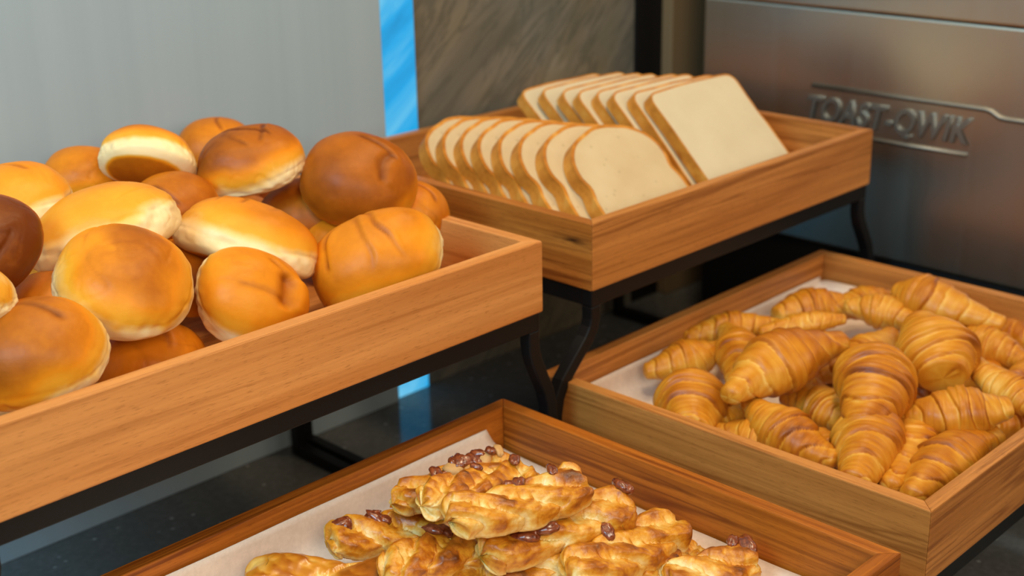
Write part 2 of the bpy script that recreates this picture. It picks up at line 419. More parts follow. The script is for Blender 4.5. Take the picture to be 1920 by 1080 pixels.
def croissant_shape(seed, L, R, bend, wraps=4.2, blunt=.30, nu=150, nv=64, step=.13, skew=.0, peak=.0):
    rs = np.random.RandomState(seed)
    q = np.linspace(-1, 1, nu); ph = np.arange(nv) / nv * 2 * np.pi
    U, F = np.meshgrid(q, ph, indexing='ij'); U = U.ravel(); F = F.ravel()
    S = np.stack([U * 2, np.cos(F), np.sin(F)], -1)
    lo = snoise(S, seed, 1.6); mi = snoise(S, seed + 1, 4); hi = snoise(S * [4, 1, 1], seed + 2, 7)
    Up = np.where(U > peak, (U - peak) / (1 - peak), (U - peak) / (1 + peak))
    au = np.abs(Up)
    base = blunt + (1 - blunt) * (1 - smooth(.0, 1.02, au) ** .9) ** .85
    cap = np.sqrt(np.clip(1 - (np.clip((np.abs(U) - .93) / .07, 0, 1)) ** 2, 0, 1)); cap = np.maximum(cap, 0.02)
    sg = np.sign(U)
    ph0 = rs.uniform(0, 6.28)
    s = au ** .9 * wraps * .80 + .30 * np.cos(F - ph0) * sg + .16 * np.cos(2 * F + seed * 1.3) * (.4 + au) + .22 * lo + .07 * mi + .3
    fr = s - np.floor(s)
    saw = fr ** 1.1 * smooth(1.0, .86, fr)
    r = R * base * (1 + step * (saw - .45) * smooth(1, .8, au) + .07 * lo + .035 * mi + .012 * hi) * cap
    cx, cy, tx, ty = axis_curve(U, L, bend)
    nx, ny = -ty, tx
    cz = np.sin(F); ch = np.cos(F)
    zz = r * cz * np.where(cz < 0, .80, .95)
    P = np.stack([cx + nx * ch * r, cy + ny * ch * r, zz], -1)
    fs = []
    for i in range(nu - 1):
        for j in range(nv):
            k = (j + 1) % nv
            fs.append((i * nv + j, i * nv + k, (i + 1) * nv + k, (i + 1) * nv + j))
    fs.append(tuple(range(nv))[::-1]); fs.append(tuple((nu - 1) * nv + j for j in range(nv)))
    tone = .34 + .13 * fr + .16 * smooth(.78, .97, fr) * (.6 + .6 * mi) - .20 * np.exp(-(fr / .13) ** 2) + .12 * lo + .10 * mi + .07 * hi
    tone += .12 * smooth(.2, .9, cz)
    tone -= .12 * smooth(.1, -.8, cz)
    # uv: along the roll, around the roll
    return P, fs, np.clip(tone, 0, 1), np.stack([U * L * .5, F / 6.28 * .05], -1)

def plait_shape(seed, L, W, H, lobes=3.0, chev=.55, nu=130, nv=84):
    """puff pastry plait: flat loaf with folded diagonal strips"""
    q = np.linspace(-1, 1, nu); ph = np.arange(nv) / nv * 2 * np.pi
    U, F = np.meshgrid(q, ph, indexing='ij'); U = U.ravel(); F = F.ravel()
    ex = .56
    cy = np.sign(np.cos(F)) * np.abs(np.cos(F)) ** ex; cz = np.sign(np.sin(F)) * np.abs(np.sin(F)) ** ex
    S = np.stack([U * 2.4, cy, cz], -1)
    lo = snoise(S, seed, 1.7); mi = snoise(S, seed + 1, 4.2); hi = snoise(S, seed + 2, 11); h2 = snoise(S, seed + 3, 24)
    au = np.abs(U)
    end = np.sqrt(np.clip(1 - np.clip((au - .82) / .18, 0, 1) ** 2.4, 0, 1)); end = np.maximum(end, .02)
    sd = 1 if seed % 2 else -1
    s = lobes * (U * .5 + .5) + chev * 1.15 * cy * sd + .10 * lo + .33 + .05 * mi
    fr = s - np.floor(s)
    top = smooth(-.3, .4, cz)
    saw = smooth(0, .32, fr) * (1 - .75 * smooth(.45, 1, fr))
    edge = np.exp(-(fr / .07) ** 2) + np.exp(-((1 - fr) / .06) ** 2)
    w = W / 2 * (1 + .16 * (saw - .5) + .07 * lo + .02 * mi) * end
    h = H / 2 * (1 + .46 * (saw - .5) * top + .08 * lo + .045 * mi * top + .022 * hi * top + .020 * h2) * (.45 + .55 * end)
    cut = np.exp(-(fr / .06) ** 2); h = h * (1 - .20 * cut * top); w = w * (1 - .07 * cut)
    h = h * np.where(cz < 0, .75, 1.0)
    P = np.stack([U * L / 2 * (1 + .04 * mi * (au > .7)) + .0012 * hi, w * cy * (1 + .015 * hi), h * cz * np.where(end < .05, .05, 1)], -1)
    P[:, 2] += .16 * H * np.cos(U * 2.2 + seed); P[:, 1] += .05 * W * np.sin(U * 2.5 + seed * 2)
    fs = []
    for i in range(nu - 1):
        for j in range(nv):
            k = (j + 1) % nv
            fs.append((i * nv + j, i * nv + k, (i + 1) * nv + k, (i + 1) * nv + j))
    fs.append(tuple(range(nv))[::-1]); fs.append(tuple((nu - 1) * nv + j for j in range(nv)))
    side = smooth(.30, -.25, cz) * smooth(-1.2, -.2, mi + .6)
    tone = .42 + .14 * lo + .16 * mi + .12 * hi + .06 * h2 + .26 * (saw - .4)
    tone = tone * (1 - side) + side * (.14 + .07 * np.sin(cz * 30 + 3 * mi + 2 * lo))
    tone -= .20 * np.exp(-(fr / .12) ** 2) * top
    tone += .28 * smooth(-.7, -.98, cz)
    return P, fs, np.clip(tone, 0, 1), np.stack([U, cy], -1)

def slice_outline(kind, n, seed, w, h):
    """closed outline in xz: kind 'square' toast or 'domed' loaf; origin at bottom middle"""
    rs = np.random.RandomState(seed)
    pts = []
    def arc(cx, cz, rx, rz, a0, a1, k):
        for i in range(k):
            a = np.radians(a0 + (a1 - a0) * i / (k - 1)); pts.append((cx + rx * np.cos(a), cz + rz * np.sin(a)))
    if kind == 'square':
        r = .09 * h
        arc(w / 2 - .004, .004, .004, .004, -90, 0, 4)
        pts += [(w / 2, h * .3), (w / 2 + .0005, h * .55), (w / 2 - .0012, h * .585), (w / 2 - .001, h * .75)]
        arc(w / 2 - r, h - r, r, r, 5, 85, 7)
        pts += [(w * .2, h + .001), (0, h + .0015), (-w * .2, h + .001)]
        arc(-w / 2 + r, h - r, r, r, 95, 175, 7)
        pts += [(-w / 2 + .001, h * .7), (-w / 2 + .0005, h * .45), (-w / 2, h * .2)]
        arc(-w / 2 + .004, .004, .004, .004, 180, 270, 4)
    else:
        r = .34 * h
        arc(w / 2 - .005, .005, .005, .005, -90, 0, 4)
        pts += [(w / 2 + .001, h * .25), (w / 2 + .001, h * .42), (w / 2 - .001, h * .47), (w / 2 - .006, h * .50), (w / 2 - .003, h * .53)]
        arc(w / 2 - r - .003, h - r - .004, r + .004, r + .002, -4, 84, 9)
        pts += [(w * .08, h + .0015), (-w * .08, h + .002)]
        arc(-w / 2 + r + .003, h - r - .004, r + .004, r + .002, 96, 184, 9)
        pts += [(-w / 2 + .003, h * .53), (-w / 2 + .006, h * .50), (-w / 2 + .001, h * .46), (-w / 2 - .001, h * .40), (-w / 2 - .001, h * .2)]
        arc(-w / 2 + .005, .005, .005, .005, 180, 270, 4)
    P = np.array(pts)
    P += rs.normal(size=P.shape) * .0003
    # resample with smoothing
    P2 = []
    m = len(P)
    for i in range(m):
        a, b = P[i], P[(i + 1) % m]
        k = max(1, int(np.linalg.norm(b - a) / .004))
        for j in range(k): P2.append(a + (b - a) * j / k)
    P = np.array(P2)
    for _ in range(2): P = .5 * P + .25 * np.roll(P, 1, 0) + .25 * np.roll(P, -1, 0)
    return P


# ---------------------------------------------------------------- the setting
ZC = -.310
WALL = .388
counter = box('counter', (-1.5, -1.05, ZC - .03), (1.25, WALL, ZC), M_granite, None, .002)
tag(counter, 'black speckled granite counter under the trays', 'counter')
wall = box('wall_back', (-1.5, WALL, ZC - .03), (1.25, WALL + .02, 1.2), M_marble, None, 0)
tag(wall, kind='structure')
t1 = box('shade_strip', (.527, WALL - .004, ZC), (.580, WALL - .0005, 1.2), M_dark, None, 0); tag(t1, kind='structure')  # black strip painting in the soft shadow at the end of the marble
t2 = box('trim_2', (.580, WALL - .020, ZC), (.70, WALL - .0005, 1.2), M_tan, None, .002); tag(t2, kind='structure')
pn = box('partition_panel', (-1.5, WALL - .012, ZC), (.0985, WALL - .0005, 1.0), M_panel, None, .0015)
tag(pn, 'plain blue-grey metal panel standing behind the bun tray', 'panel')
gl = box('light_strip', (.0990, WALL - .005, ZC), (.1505, WALL - .0005, 1.0), M_glow, None, .0005)
tag(gl, 'bright blue backlit strip of stone between grey panel and marble', 'light')

# ---------------------------------------------------------------- trays and risers
W, L, H, TH = .4537, .3747, .060, .0118
W3, L3 = .4539, .3695
def tray(loc, w, l, yaw, mats, label, mitre=True):
    t = empty('wooden_tray', loc); t.rotation_euler.z = yaw
    tag(t, label, 'tray', 'wooden display trays')
    a, b, c = mats
    z0, z1 = -H, 0
    prism('front_board', [(0, 0), (w, 0), (w - TH, TH), (TH, TH)], z0, z1, 0, a, t)
    prism('back_board', [(0, l), (TH, l - TH), (w - TH, l - TH), (w, l)], z0, z1, 0, c, t)
    prism('side_board', [(0, 0), (TH, TH), (TH, l - TH), (0, l)], z0, z1, 1, b, t)
    prism('side_board', [(w, 0), (w, l), (w - TH, l - TH), (w - TH, TH)], z0, z1, 1, c, t)
    box('base_board', (TH - .001, TH - .001, z0 + .002), (w - TH + .001, l - TH + .001, z0 + .010), b, t, 0)
    return t
W1 = W + .024
T1o = (-.0752 - W1, -.0131, .0067)
tray1 = tray(T1o, W1, L, 0, (M_beech, M_beech, M_beech), 'large wooden tray heaped with round buns, on a tall black stand')
tray2 = tray((0, 0, 0), W, L, 0, (M_oak_light, M_knot, M_oak_light), 'wooden tray of sliced bread with a dark knot by its near corner')
tray3 = tray((-.0262, -.3355, -.135), W3, L3, .0068, (M_oak_light, M_oak_light, M_oak_light), 'wooden tray of croissants on a low stand')
tray4 = tray((-.0869 - W3, -.3464, -.1365), W3, L3, 0, (M_oak, M_oak_light, M_oak), 'wooden tray of pecan plaits lined with parchment, on a low stand')
def riser(loc, w, l, top, foot, label, splay=(.032, .032), ins=.006, curved=True, yaw=0, splay_l=None):
    r = empty('metal_riser', (loc[0], loc[1], foot)); r.rotation_euler.z = yaw
    tag(r, label, 'display stand', 'black metal risers')
    zt = top - foot; h = .0058; bh = .0078
    e = .002
    def bar(name, lo, hi, ax): return box(name, lo, hi, M_black, r, .0010, ax)
    bar('top_rail', (e, e, zt - 2 * bh), (w - e, e + 2 * h, zt - .0006), 0)
    bar('top_rail', (e, l - e - 2 * h, zt - 2 * bh), (w - e, l - e, zt - .0006), 0)
    bar('top_rail', (e, e + 2 * h, zt - 2 * bh), (e + 2 * h, l - e - 2 * h, zt - .0006), 1)
    bar('top_rail', (w - e - 2 * h, e + 2 * h, zt - 2 * bh), (w - e, l - e - 2 * h, zt - .0006), 1)
    zb = zt - 2 * bh
    for sx in (0, 1):
        x0 = e + h if sx == 0 else w - e - h; sg = -1 if sx == 0 else 1
        sp = splay[sx]
        for sy in (0, 1):
            y0 = e + h if sy == 0 else l - e - h
            if curved:
                pts = [(x0, zb)]
                k = [(0, zb - .012), (.0015, zb - .020), (.0055, zb - .029), (.018, zb - .048), (.025, zb - .059), (.0295, zb - .072), (.0315, zb - .088), (.032, zb - .105), (.032, .0008)]
                pts += [(x0 + sg * a * sp / .032, z) for a, z in k]
            else: pts = [(x0, zb), (x0, .0008)]
            sweep_square('leg', [(x, y0, z) for x, z in pts], h, M_black, r)
        xf = x0 + (sg * sp if curved else 0)
        bar('base_rail', (xf - h, e + 2 * h + .0005, .0008), (xf + h, l - e - 2 * h - .0005, .0008 + 2 * h), 1)
    return r
riser(T1o, W1, L, T1o[2] - H, ZC, 'black metal stand with curved legs under the bun tray', splay=(.032, .022))
riser((0, 0, 0), W, L, -H, ZC, 'black metal stand with curved legs under the sliced bread tray', splay=(.050, .030))
riser((-.0262, -.3355, 0), W3, L3, -.135 - H, ZC, 'low black metal stand under the croissant tray', curved=False, yaw=.0068)
riser((-.0869 - W3, -.3464, 0), W3, L3, -.1365 - H, ZC, 'low black metal stand under the pecan plait tray', curved=False)

# ---------------------------------------------------------------- toaster and its plinth
TX = .525
pl = box('plinth', (TX + .004, -.62, ZC), (TX + .36, .272, -.1685), M_dark, None, .002)
tag(pl, 'black plinth beneath the stainless steel toaster', 'plinth')
to = empty('conveyor_toaster', (TX, 0, -.1665))
tag(to, 'large stainless steel conveyor toaster with raised lettering, behind the trays', 'toaster')
zo = .1665
box('body', (0, -.62, 0), (.36, .277, zo + .1085), M_steel, to, .003)
box('hood', (-.0015, -.62, zo + .1095), (.36, .277, zo + .42), M_steel, to, .003)
def tube(name, path, r, mat, parent, n=10):
    V = []; Fc = []; pts = [Vector(q) for q in path]; m = len(pts)
    for i, q in enumerate(pts):
        a = (pts[min(i + 1, m - 1)] - pts[max(i - 1, 0)]).normalized(); X = Vector((1, 0, 0)); Y = a.cross(X).normalized()
        for j in range(n):
            t = j / n * 6.2832; V.append(q + X * r * math.cos(t) + Y * r * math.sin(t))
    for i in range(m - 1):
        for j in range(n):
            k = (j + 1) % n; Fc.append((i * n + j, i * n + k, i * n + n + k, i * n + n + j))
    Fc += [tuple(range(n))[::-1], tuple((m - 1) * n + j for j in range(n))]
    return mesh_obj(name, V, Fc, mat, parent)
tube('raised_rib', [(-.0005, .121, zo + .0210), (-.0005, .0, zo + .0212), (-.0005, -.088, zo + .0215), (-.0005, -.095, zo + .0205), (-.0005, -.105, zo + .0150), (-.0005, -.112, zo + .0143), (-.0005, -.60, zo + .0143)], .0030, M_cast, to)
tube('raised_rib', [(-.0005, .119, zo - .0305), (-.0005, .0, zo - .0305), (-.0005, -.073, zo - .0300)], .0026, M_cast, to)
fc = bpy.data.curves.new('lettering', 'FONT'); fc.body = 'TOAST-QWIK'; fc.size = .036; fc.extrude = .0022; fc.bevel_depth = .0007
fc.offset = .0006; fc.shear = .22; fc.align_x = 'LEFT'; fc.space_character = 1.05
fo = bpy.data.objects.new('lettering_tmp', fc); COL.objects.link(fo)
bpy.context.view_layer.update()
me = bpy.data.meshes.new_from_object(fo.evaluated_get(bpy.context.evaluated_depsgraph_get()))
bpy.data.objects.remove(fo)
co = np.zeros(len(me.vertices) * 3); me.vertices.foreach_get('co', co); co = co.reshape(-1, 3)
x0, x1 = co[:, 0].min(), co[:, 0].max(); y0, y1 = co[:, 1].min(), co[:, 1].max()
u = (co[:, 0] - x0) / (x1 - x0); v = (co[:, 1] - y0) / (y1 - y0)
new = np.stack([-.0010 - co[:, 2] * .8, .126 - u * .203, zo - .0245 + v * .0345], -1)
me.vertices.foreach_set('co', new.ravel()); me.update(); me.materials.clear(); me.materials.append(M_cast)
lo_ = bpy.data.objects.new('lettering', me); COL.objects.link(lo_); lo_.parent = to

# ---------------------------------------------------------------- parchment
def paper(name, loc, x0, x1, y0, y1, zf, label, curl_b=.033, curl_l=.0, curl_r=.0, rb=.012, skew=.0, seed=1, nx=60, ny=60, yaw=0):
    """sheet lying on the tray floor; its edges run up against the boards"""
    V = []; Fc = []
    def prof(s, length, curl, r):      # s along the sheet: flat, then a bend, then up the board
        flat = length - r
        if curl <= 0 or s <= flat: return s, 0.
        a = (s - flat) / r
        if a < 1.5708: return flat + r * math.sin(a), r * (1 - math.cos(a))
        return flat + r, r + (s - flat - r * 1.5708)
    ly = y1 - y0; lx = x1 - x0; tot = ly + (curl_b - rb * .43 if curl_b else 0)
    for i in range(nx + 1):
        for j in range(ny + 1):
            fx = i / nx; t = j / ny * tot
            y, z = prof(t, ly, curl_b, rb)
            X = fx * lx - skew * z * fx
            zz = z + .0006 * math.sin(fx * 19 + seed) * math.sin(t * 60) + .0008
            if curl_r:
                e = max(0, (fx - .90) / .10); zz += curl_r * e * e * (1 - min(1, z / .02))
            if curl_l:
                e = max(0, (.10 - fx) / .10); zz += curl_l * e * e * (1 - min(1, z / .02))
            V.append((x0 + X, y0 + y - (.0008 if z > .01 else 0), zf + zz))
    for i in range(nx):
        for j in range(ny):
            a = i * (ny + 1) + j; Fc.append((a, a + ny + 1, a + ny + 2, a + 1))
    o = mesh_obj(name, V, Fc, M_paper, None); o.location = loc; o.rotation_euler.z = yaw
    so = o.modifiers.new('sheet', 'SOLIDIFY'); so.thickness = .0003
    return tag(o, label, 'paper', 'baking parchment sheets')
zf = -H + .0105
paper('parchment_sheet', tray4.location, TH + .002, W3 - TH - .0022, TH + .002, L3 - TH - .0012, zf, 'parchment sheet lining the pecan plait tray, its back edge turned up', .0360, 0, .010, .016, .55, 1)
paper('parchment_sheet', tray3.location, TH + .002, W3 - TH - .004, TH + .004, L3 - TH - .0012, zf, 'parchment sheet under the croissants', .026, .0, .022, .014, .2, 4, yaw=.0068)
paper('parchment_sheet', tray2.location, TH + .004, W - .06, TH + .012, L - TH - .03, zf, 'small parchment sheet under the sliced bread', .0, .004, 0, .01, 0, 7)

BUNS = [
    ((-0.4652, 0.062, 0.0138), (0.8916, 0.2313, -0.1508, -0.3588), (0.0435, 0.0374, 0.0348), 0.8, 0.08, [(60, 0.35, 0.5, 0.03, 0.05)], 11, 'large golden bun low against the front rim, cut by the photo edge'),
    ((-0.367, 0.095, -0.0337), (0.9112, 0.1502, -0.0271, -0.3827), (0.0407, 0.0346, 0.0325), 0.66, -0.25, [(10, 0.3, 0.5, 0.03, 0.06)], 18, 'golden bun lying low behind the front rim, below the big round golden bun'),
    ((-0.3855, 0.092, 0.0356), (0.8713, 0.2284, -0.006, -0.4342), (0.0501, 0.046, 0.037), 0.86, 0.12, [], 25, 'big round golden bun with cream lower edge, at the front of the pile'),
    ((-0.2939, 0.068, -0.0004), (0.833, 0.4234, 0.1229, -0.3343), (0.0422, 0.0363, 0.0329), 0.56, 0.08, [(10, 0.42, 0.42, 0.17, 0.17), (60, 0.5, 0.4, 0.05, 0.05), (80, -0.1, 0.5, 0.02, 0.05)], 32, 'yellow bun with a cream edge and a deep brown dent, at the front rim'),
    ((-0.1942, 0.056, 0.0075), (0.8845, 0.2032, -0.3056, -0.2881), (0.0584, 0.0397, 0.0386), 0.66, -0.08, [(5, 0.05, 0.8, 0.06, 0.035), (14, 0.33, 0.8, 0.045, 0.035), (-12, -0.35, 0.5, 0.05, 0.05)], 39, 'creased brown long bun at the front rim, last of its row'),
    ((-0.2601, 0.122, 0.0272), (0.8906, -0.0933, 0.191, -0.4021), (0.0565, 0.0395, 0.035), 0.62, 0.1, [(4, -0.55, 0.5, 0.03, 0.03), (8, -0.15, 0.5, 0.03, 0.03), (0, 0.3, 0.5, 0.02, 0.03)], 46, 'long pale bun with a seam along its side and dark underside, centre of the pile'),
    ((-0.3645, 0.155, 0.0522), (0.9286, -0.0768, -0.113, -0.345), (0.0542, 0.0434, 0.0358), 0.5, 0.26, [(80, 0.2, 0.5, 0.03, 0.05)], 53, 'pale cream bun with golden top, resting behind the big round golden bun'),
    ((-0.1978, 0.2, 0.0627), (0.9284, 0.0815, -0.1319, -0.3376), (0.0456, 0.0365, 0.0328), 0.88, -0.05, [(70, 0.2, 0.6, 0.05, 0.04), (10, 0.3, 0.5, 0.06, 0.04), (35, -0.2, 0.5, 0.04, 0.05)], 60, 'brown wrinkled bun with cream lower side at the top of the pile'),
    ((-0.1352, 0.135, 0.0461), (0.8182, 0.3679, -0.0528, -0.4387), (0.0477, 0.0411, 0.0353), 0.8, -0.2, [(65, 0.35, 0.5, 0.05, 0.04), (0, 0.45, 0.4, 0.08, 0.08)], 67, 'large smooth brown bun perched on the creased long bun'),
    ((-0.2582, 0.255, 0.0681), (0.8381, -0.3732, 0.1993, -0.3445), (0.0411, 0.0296, 0.0272), 0.7, 0.16, [], 74, 'cream sided bun tipped back to show its brown base, top of the pile'),
    ((-0.144, 0.33, 0.0435), (0.9167, 0.0895, -0.0282, -0.3885), (0.0377, 0.032, 0.0301), 0.72, -0.25, [(20, 0.2, 0.5, 0.04, 0.05)], 81, 'plain golden bun peeping up behind the topmost buns'),
    ((-0.2938, 0.31, 0.0524), (0.9159, 0.0578, -0.13, -0.3753), (0.0335, 0.0285, 0.0251), 0.68, -0.1, [], 88, 'small looking golden bun far back, behind the cream sided and pale ones'),
    ((-0.1117, 0.188, 0.0419), (0.9154, 0.1018, -0.0334, -0.3881), (0.0361, 0.0325, 0.0289), 0.52, -0.1, [], 95, 'sliver of a yellow bun behind the large smooth brown bun'),
    ((-0.0902, 0.116, 0.0131), (0.8422, 0.2838, 0.1094, -0.4452), (0.0293, 0.0249, 0.0234), 0.64, -0.05, [(70, 0.1, 0.5, 0.05, 0.05)], 102, 'golden bun at the end of the pile, next to the empty tray corner'),
    ((-0.2719, 0.2, 0.0408), (0.8742, 0.3242, -0.0738, -0.354), (0.0353, 0.0317, 0.0282), 0.8, -0.25, [(60, -0.3, 0.5, 0.06, 0.05)], 109, 'brown bun wedged in the hollow below the two topmost buns'),
    ((-0.1548, 0.185, 0.0096), (0.9107, 0.2321, -0.1729, -0.2949), (0.0418, 0.0356, 0.0335), 0.82, -0.25, [], 116, 'shaded brown bun half hidden beneath the large smooth brown bun'),
    ((-0.3918, 0.225, 0.067), (0.8917, 0.0583, -0.0544, -0.4456), (0.0434, 0.0347, 0.0304), 0.52, 0.22, [(80, 0.1, 0.5, 0.03, 0.04)], 123, 'pale yellow bun above the dark brown bun, cut by the photo edge'),
    ((-0.4543, 0.135, 0.0642), (0.8292, 0.4062, -0.3278, 0.1999), (0.0363, 0.0308, 0.029), 1.02, -0.4, [(30, 0.1, 0.6, 0.07, 0.08), (80, -0.3, 0.5, 0.06, 0.08)], 130, 'dark brown bun cut by the edge of the photo'),
    ((-0.4866, 0.09, 0.0546), (0.861, 0.1042, 0.1462, -0.4758), (0.0262, 0.0223, 0.021), 0.4, 0.28, [], 137, 'pale cream bun of which only the end shows at the photo edge'),
    ((-0.4201, 0.13, 0.0142), (0.893, 0.1853, -0.1222, -0.3916), (0.0313, 0.0282, 0.025), 0.74, -0.3, [], 144, 'brown bun showing low between the dark bun and the big round golden bun'),
    ((-0.2933, 0.16, -0.0038), (0.898, 0.2047, -0.0771, -0.3818), (0.0393, 0.0354, 0.0314), 0.74, -0.3, [], 151, 'golden bun deep in the gap between the round golden and the dented bun'),
    ((-0.1445, 0.155, -0.0123), (0.9159, 0.1221, 0.015, -0.3822), (0.0428, 0.0364, 0.0343), 0.6, 0.0, [], 158, 'bun in the shaded gap above the creased brown long bun'),
]

CROISSANTS = [
    ((0.0984, -0.1315, -0.123), (0.9968, -0.0022, -0.0356, -0.0716), 0.1487, 0.0283, 0.35, -0.05, 0.34, 5, 31, 'plump ridged croissant resting on top, its tip pointing to the empty parchment'),
    ((0.0401, -0.0757, -0.1575), (0.3623, 0.0292, 0.0114, -0.9315), 0.0893, 0.0316, 0.15, -0.1, 0.5, 4, 36, 'broad croissant against the rim facing the plaits, seen from its end'),
    ((0.1148, -0.0137, -0.1557), (0.9839, -0.0077, -0.0461, -0.1726), 0.085, 0.0212, -0.3, 0.0, 0.4, 4.5, 41, 'croissant with dark curled tip next to the empty parchment'),
    ((0.1443, -0.0479, -0.149), (0.3375, 0.0079, 0.0029, -0.9413), 0.1258, 0.0221, 0.3, 0.0, 0.4, 4, 46, 'upright looking croissant squeezed behind the plump one'),
    ((0.2022, -0.0048, -0.154), (0.939, -0.0143, -0.0408, -0.3413), 0.0983, 0.0185, 0.4, 0.0, 0.4, 4.5, 51, 'croissant lying along the long back rim by empty parchment'),
    ((0.2986, -0.037, -0.1525), (0.9346, -0.011, -0.0304, -0.3543), 0.085, 0.0229, 0.4, -0.1, 0.45, 4, 56, 'croissant below the paper corner in the far back of the tray'),
    ((0.2216, -0.0704, -0.1366), (0.9339, -0.0196, -0.053, -0.3531), 0.085, 0.0121, 0.2, 0.2, 0.45, 4, 61, 'slim croissant tip catching light above the plump ridged one'),
    ((0.2102, -0.1393, -0.146), (0.9958, -0.0038, -0.0613, -0.0675), 0.1049, 0.0235, -0.5, 0.0, 0.4, 4.5, 66, 'bent croissant directly behind the plump ridged one'),
    ((0.3342, -0.072, -0.1481), (0.958, -0.0072, -0.0256, -0.2856), 0.085, 0.0186, 0.4, 0.0, 0.4, 4.5, 71, 'croissant at the back beside the topmost one, by the paper corner'),
    ((0.2972, -0.1175, -0.1371), (0.764, 0.0241, 0.028, -0.6442), 0.085, 0.0196, 0.5, -0.2, 0.4, 4.5, 76, 'shiny croissant just below the topmost one at the back'),
    ((0.3286, -0.162, -0.126), (0.7141, 0.0261, 0.0262, -0.6991), 0.1155, 0.0246, -0.15, -0.45, 0.32, 5.5, 81, 'topmost croissant at the back with its thin tip sloping down'),
    ((0.2081, -0.2103, -0.1216), (0.3583, 0.0808, 0.0312, -0.9296), 0.085, 0.0352, 0.1, 0.1, 0.55, 4, 86, 'fat croissant with a round spiral end facing the viewer'),
    ((0.3107, -0.2149, -0.1489), (0.6503, 0.0104, 0.0086, -0.7596), 0.085, 0.0211, 0.3, -0.1, 0.4, 4.5, 91, 'croissant beyond the spiral end one, running off the photo'),
    ((0.3858, -0.2026, -0.1613), (0.6337, -0.0124, -0.0105, -0.7734), 0.085, 0.0147, 0.2, 0.0, 0.45, 4, 96, 'small part of a croissant near the back rim at the photo edge'),
    ((0.1131, -0.2067, -0.129), (0.2021, 0.1109, 0.0232, -0.9728), 0.1078, 0.0337, 0.1, -0.35, 0.42, 4.5, 101, 'large light croissant in the middle, its wide end up'),
    ((0.1223, -0.1544, -0.165), (0.6164, 0.0002, -0.0002, -0.7875), 0.0857, 0.0219, 0.3, 0.0, 0.45, 4, 106, 'shaded croissant low between the middle ones'),
    ((0.0467, -0.1716, -0.1525), (0.6368, 0.0606, 0.05, -0.767), 0.1024, 0.0222, -0.35, 0.0, 0.36, 4.5, 111, 'slender croissant sloping down from the plump one to the near rim'),
    ((0.0345, -0.1573, -0.1675), (0.7592, 0.0203, 0.0231, -0.6502), 0.0884, 0.0232, 0.35, 0.0, 0.4, 4.5, 116, 'rough topped croissant half hidden behind the rim facing the plaits'),
    ((0.0509, -0.1005, -0.168), (0.9995, 0.0004, -0.0, -0.0316), 0.085, 0.0148, 0.1, 0.0, 0.5, 4, 121, 'dark croissant stub in the gap under the plump ridged one'),
    ((0.0658, -0.2291, -0.154), (0.2232, 0.0348, 0.0081, -0.9741), 0.1203, 0.028, 0.15, -0.2, 0.42, 4.5, 126, 'croissant under the large middle one, its tip towards the near rim'),
    ((0.1053, -0.2462, -0.1625), (0.1835, 0.0178, 0.0035, -0.9829), 0.1445, 0.022, 0.2, -0.1, 0.4, 4.5, 131, 'deep golden croissant tucked beside the large middle pair'),
    ((0.1457, -0.2665, -0.1402), (0.8774, -0.0317, -0.0595, -0.475), 0.085, 0.0241, -0.35, 0.1, 0.42, 4.5, 136, 'croissant with a round knob tip, above the one in the near corner'),
    ((0.0973, -0.2902, -0.1615), (0.0233, -0.0282, 0.0003, 0.9993), 0.1316, 0.0243, -0.15, 0.05, 0.42, 4.5, 141, 'fat croissant in the near corner of the tray'),
    ((0.2174, -0.27, -0.1387), (0.5604, 0.0659, 0.0446, -0.8244), 0.085, 0.0172, -0.2, 0.3, 0.55, 4, 146, 'croissant with a small knob at its upper end, by the photo edge'),
    ((0.274, -0.2747, -0.1475), (0.9955, 0.0032, 0.0312, -0.0894), 0.085, 0.0167, 0.2, 0.0, 0.45, 4, 151, 'croissant cut by the photo edge, just above the knobbed one'),
    ((0.2129, -0.2904, -0.168), (0.9493, 0.0004, -0.0001, -0.3144), 0.085, 0.0218, 0.2, 0.0, 0.45, 4, 156, 'low croissant at the front rim, cut by the photo edge'),
    ((0.2081, -0.0999, -0.168), (0.9953, 0.0004, -0.0, -0.0965), 0.0985, 0.0213, 0.2, 0.0, 0.45, 4, 161, 'croissant mostly hidden under the plump ridged one, in shadow'),
    ((0.2339, -0.1918, -0.168), (0.9949, 0.0003, 0.0, 0.1007), 0.1025, 0.0221, 0.2, 0.0, 0.45, 4, 166, 'croissant in the dark gap below the spiral end one'),
    ((0.2452, -0.1146, -0.168), (0.7878, 0.0003, -0.0002, -0.6159), 0.085, 0.0205, 0.2, 0.0, 0.45, 4, 171, 'croissant hidden behind the wide end of the large middle one'),
    ((0.2468, -0.0402, -0.168), (0.9834, 0.0004, -0.0001, -0.1815), 0.085, 0.0176, 0.2, 0.0, 0.45, 4, 176, 'croissant in the gap behind the plump ridged one, in shadow'),
    ((0.347, -0.1424, -0.168), (0.961, 0.0004, -0.0001, -0.2767), 0.085, 0.0176, 0.2, 0.0, 0.45, 4, 181, 'croissant in shadow between the topmost and the spiral end one'),
    ((0.2807, -0.2225, -0.168), (0.9727, 0.0004, -0.0001, -0.232), 0.085, 0.0188, 0.2, 0.0, 0.45, 4, 186, 'croissant at the bottom of the heap beneath the knobbed one'),
    ((0.0746, -0.1901, -0.172), (0.5345, 0.0001, -0.0001, -0.8452), 0.085, 0.0143, 0.2, 0.0, 0.45, 4, 191, 'croissant at the bottom beside the slender one, in shadow'),
]

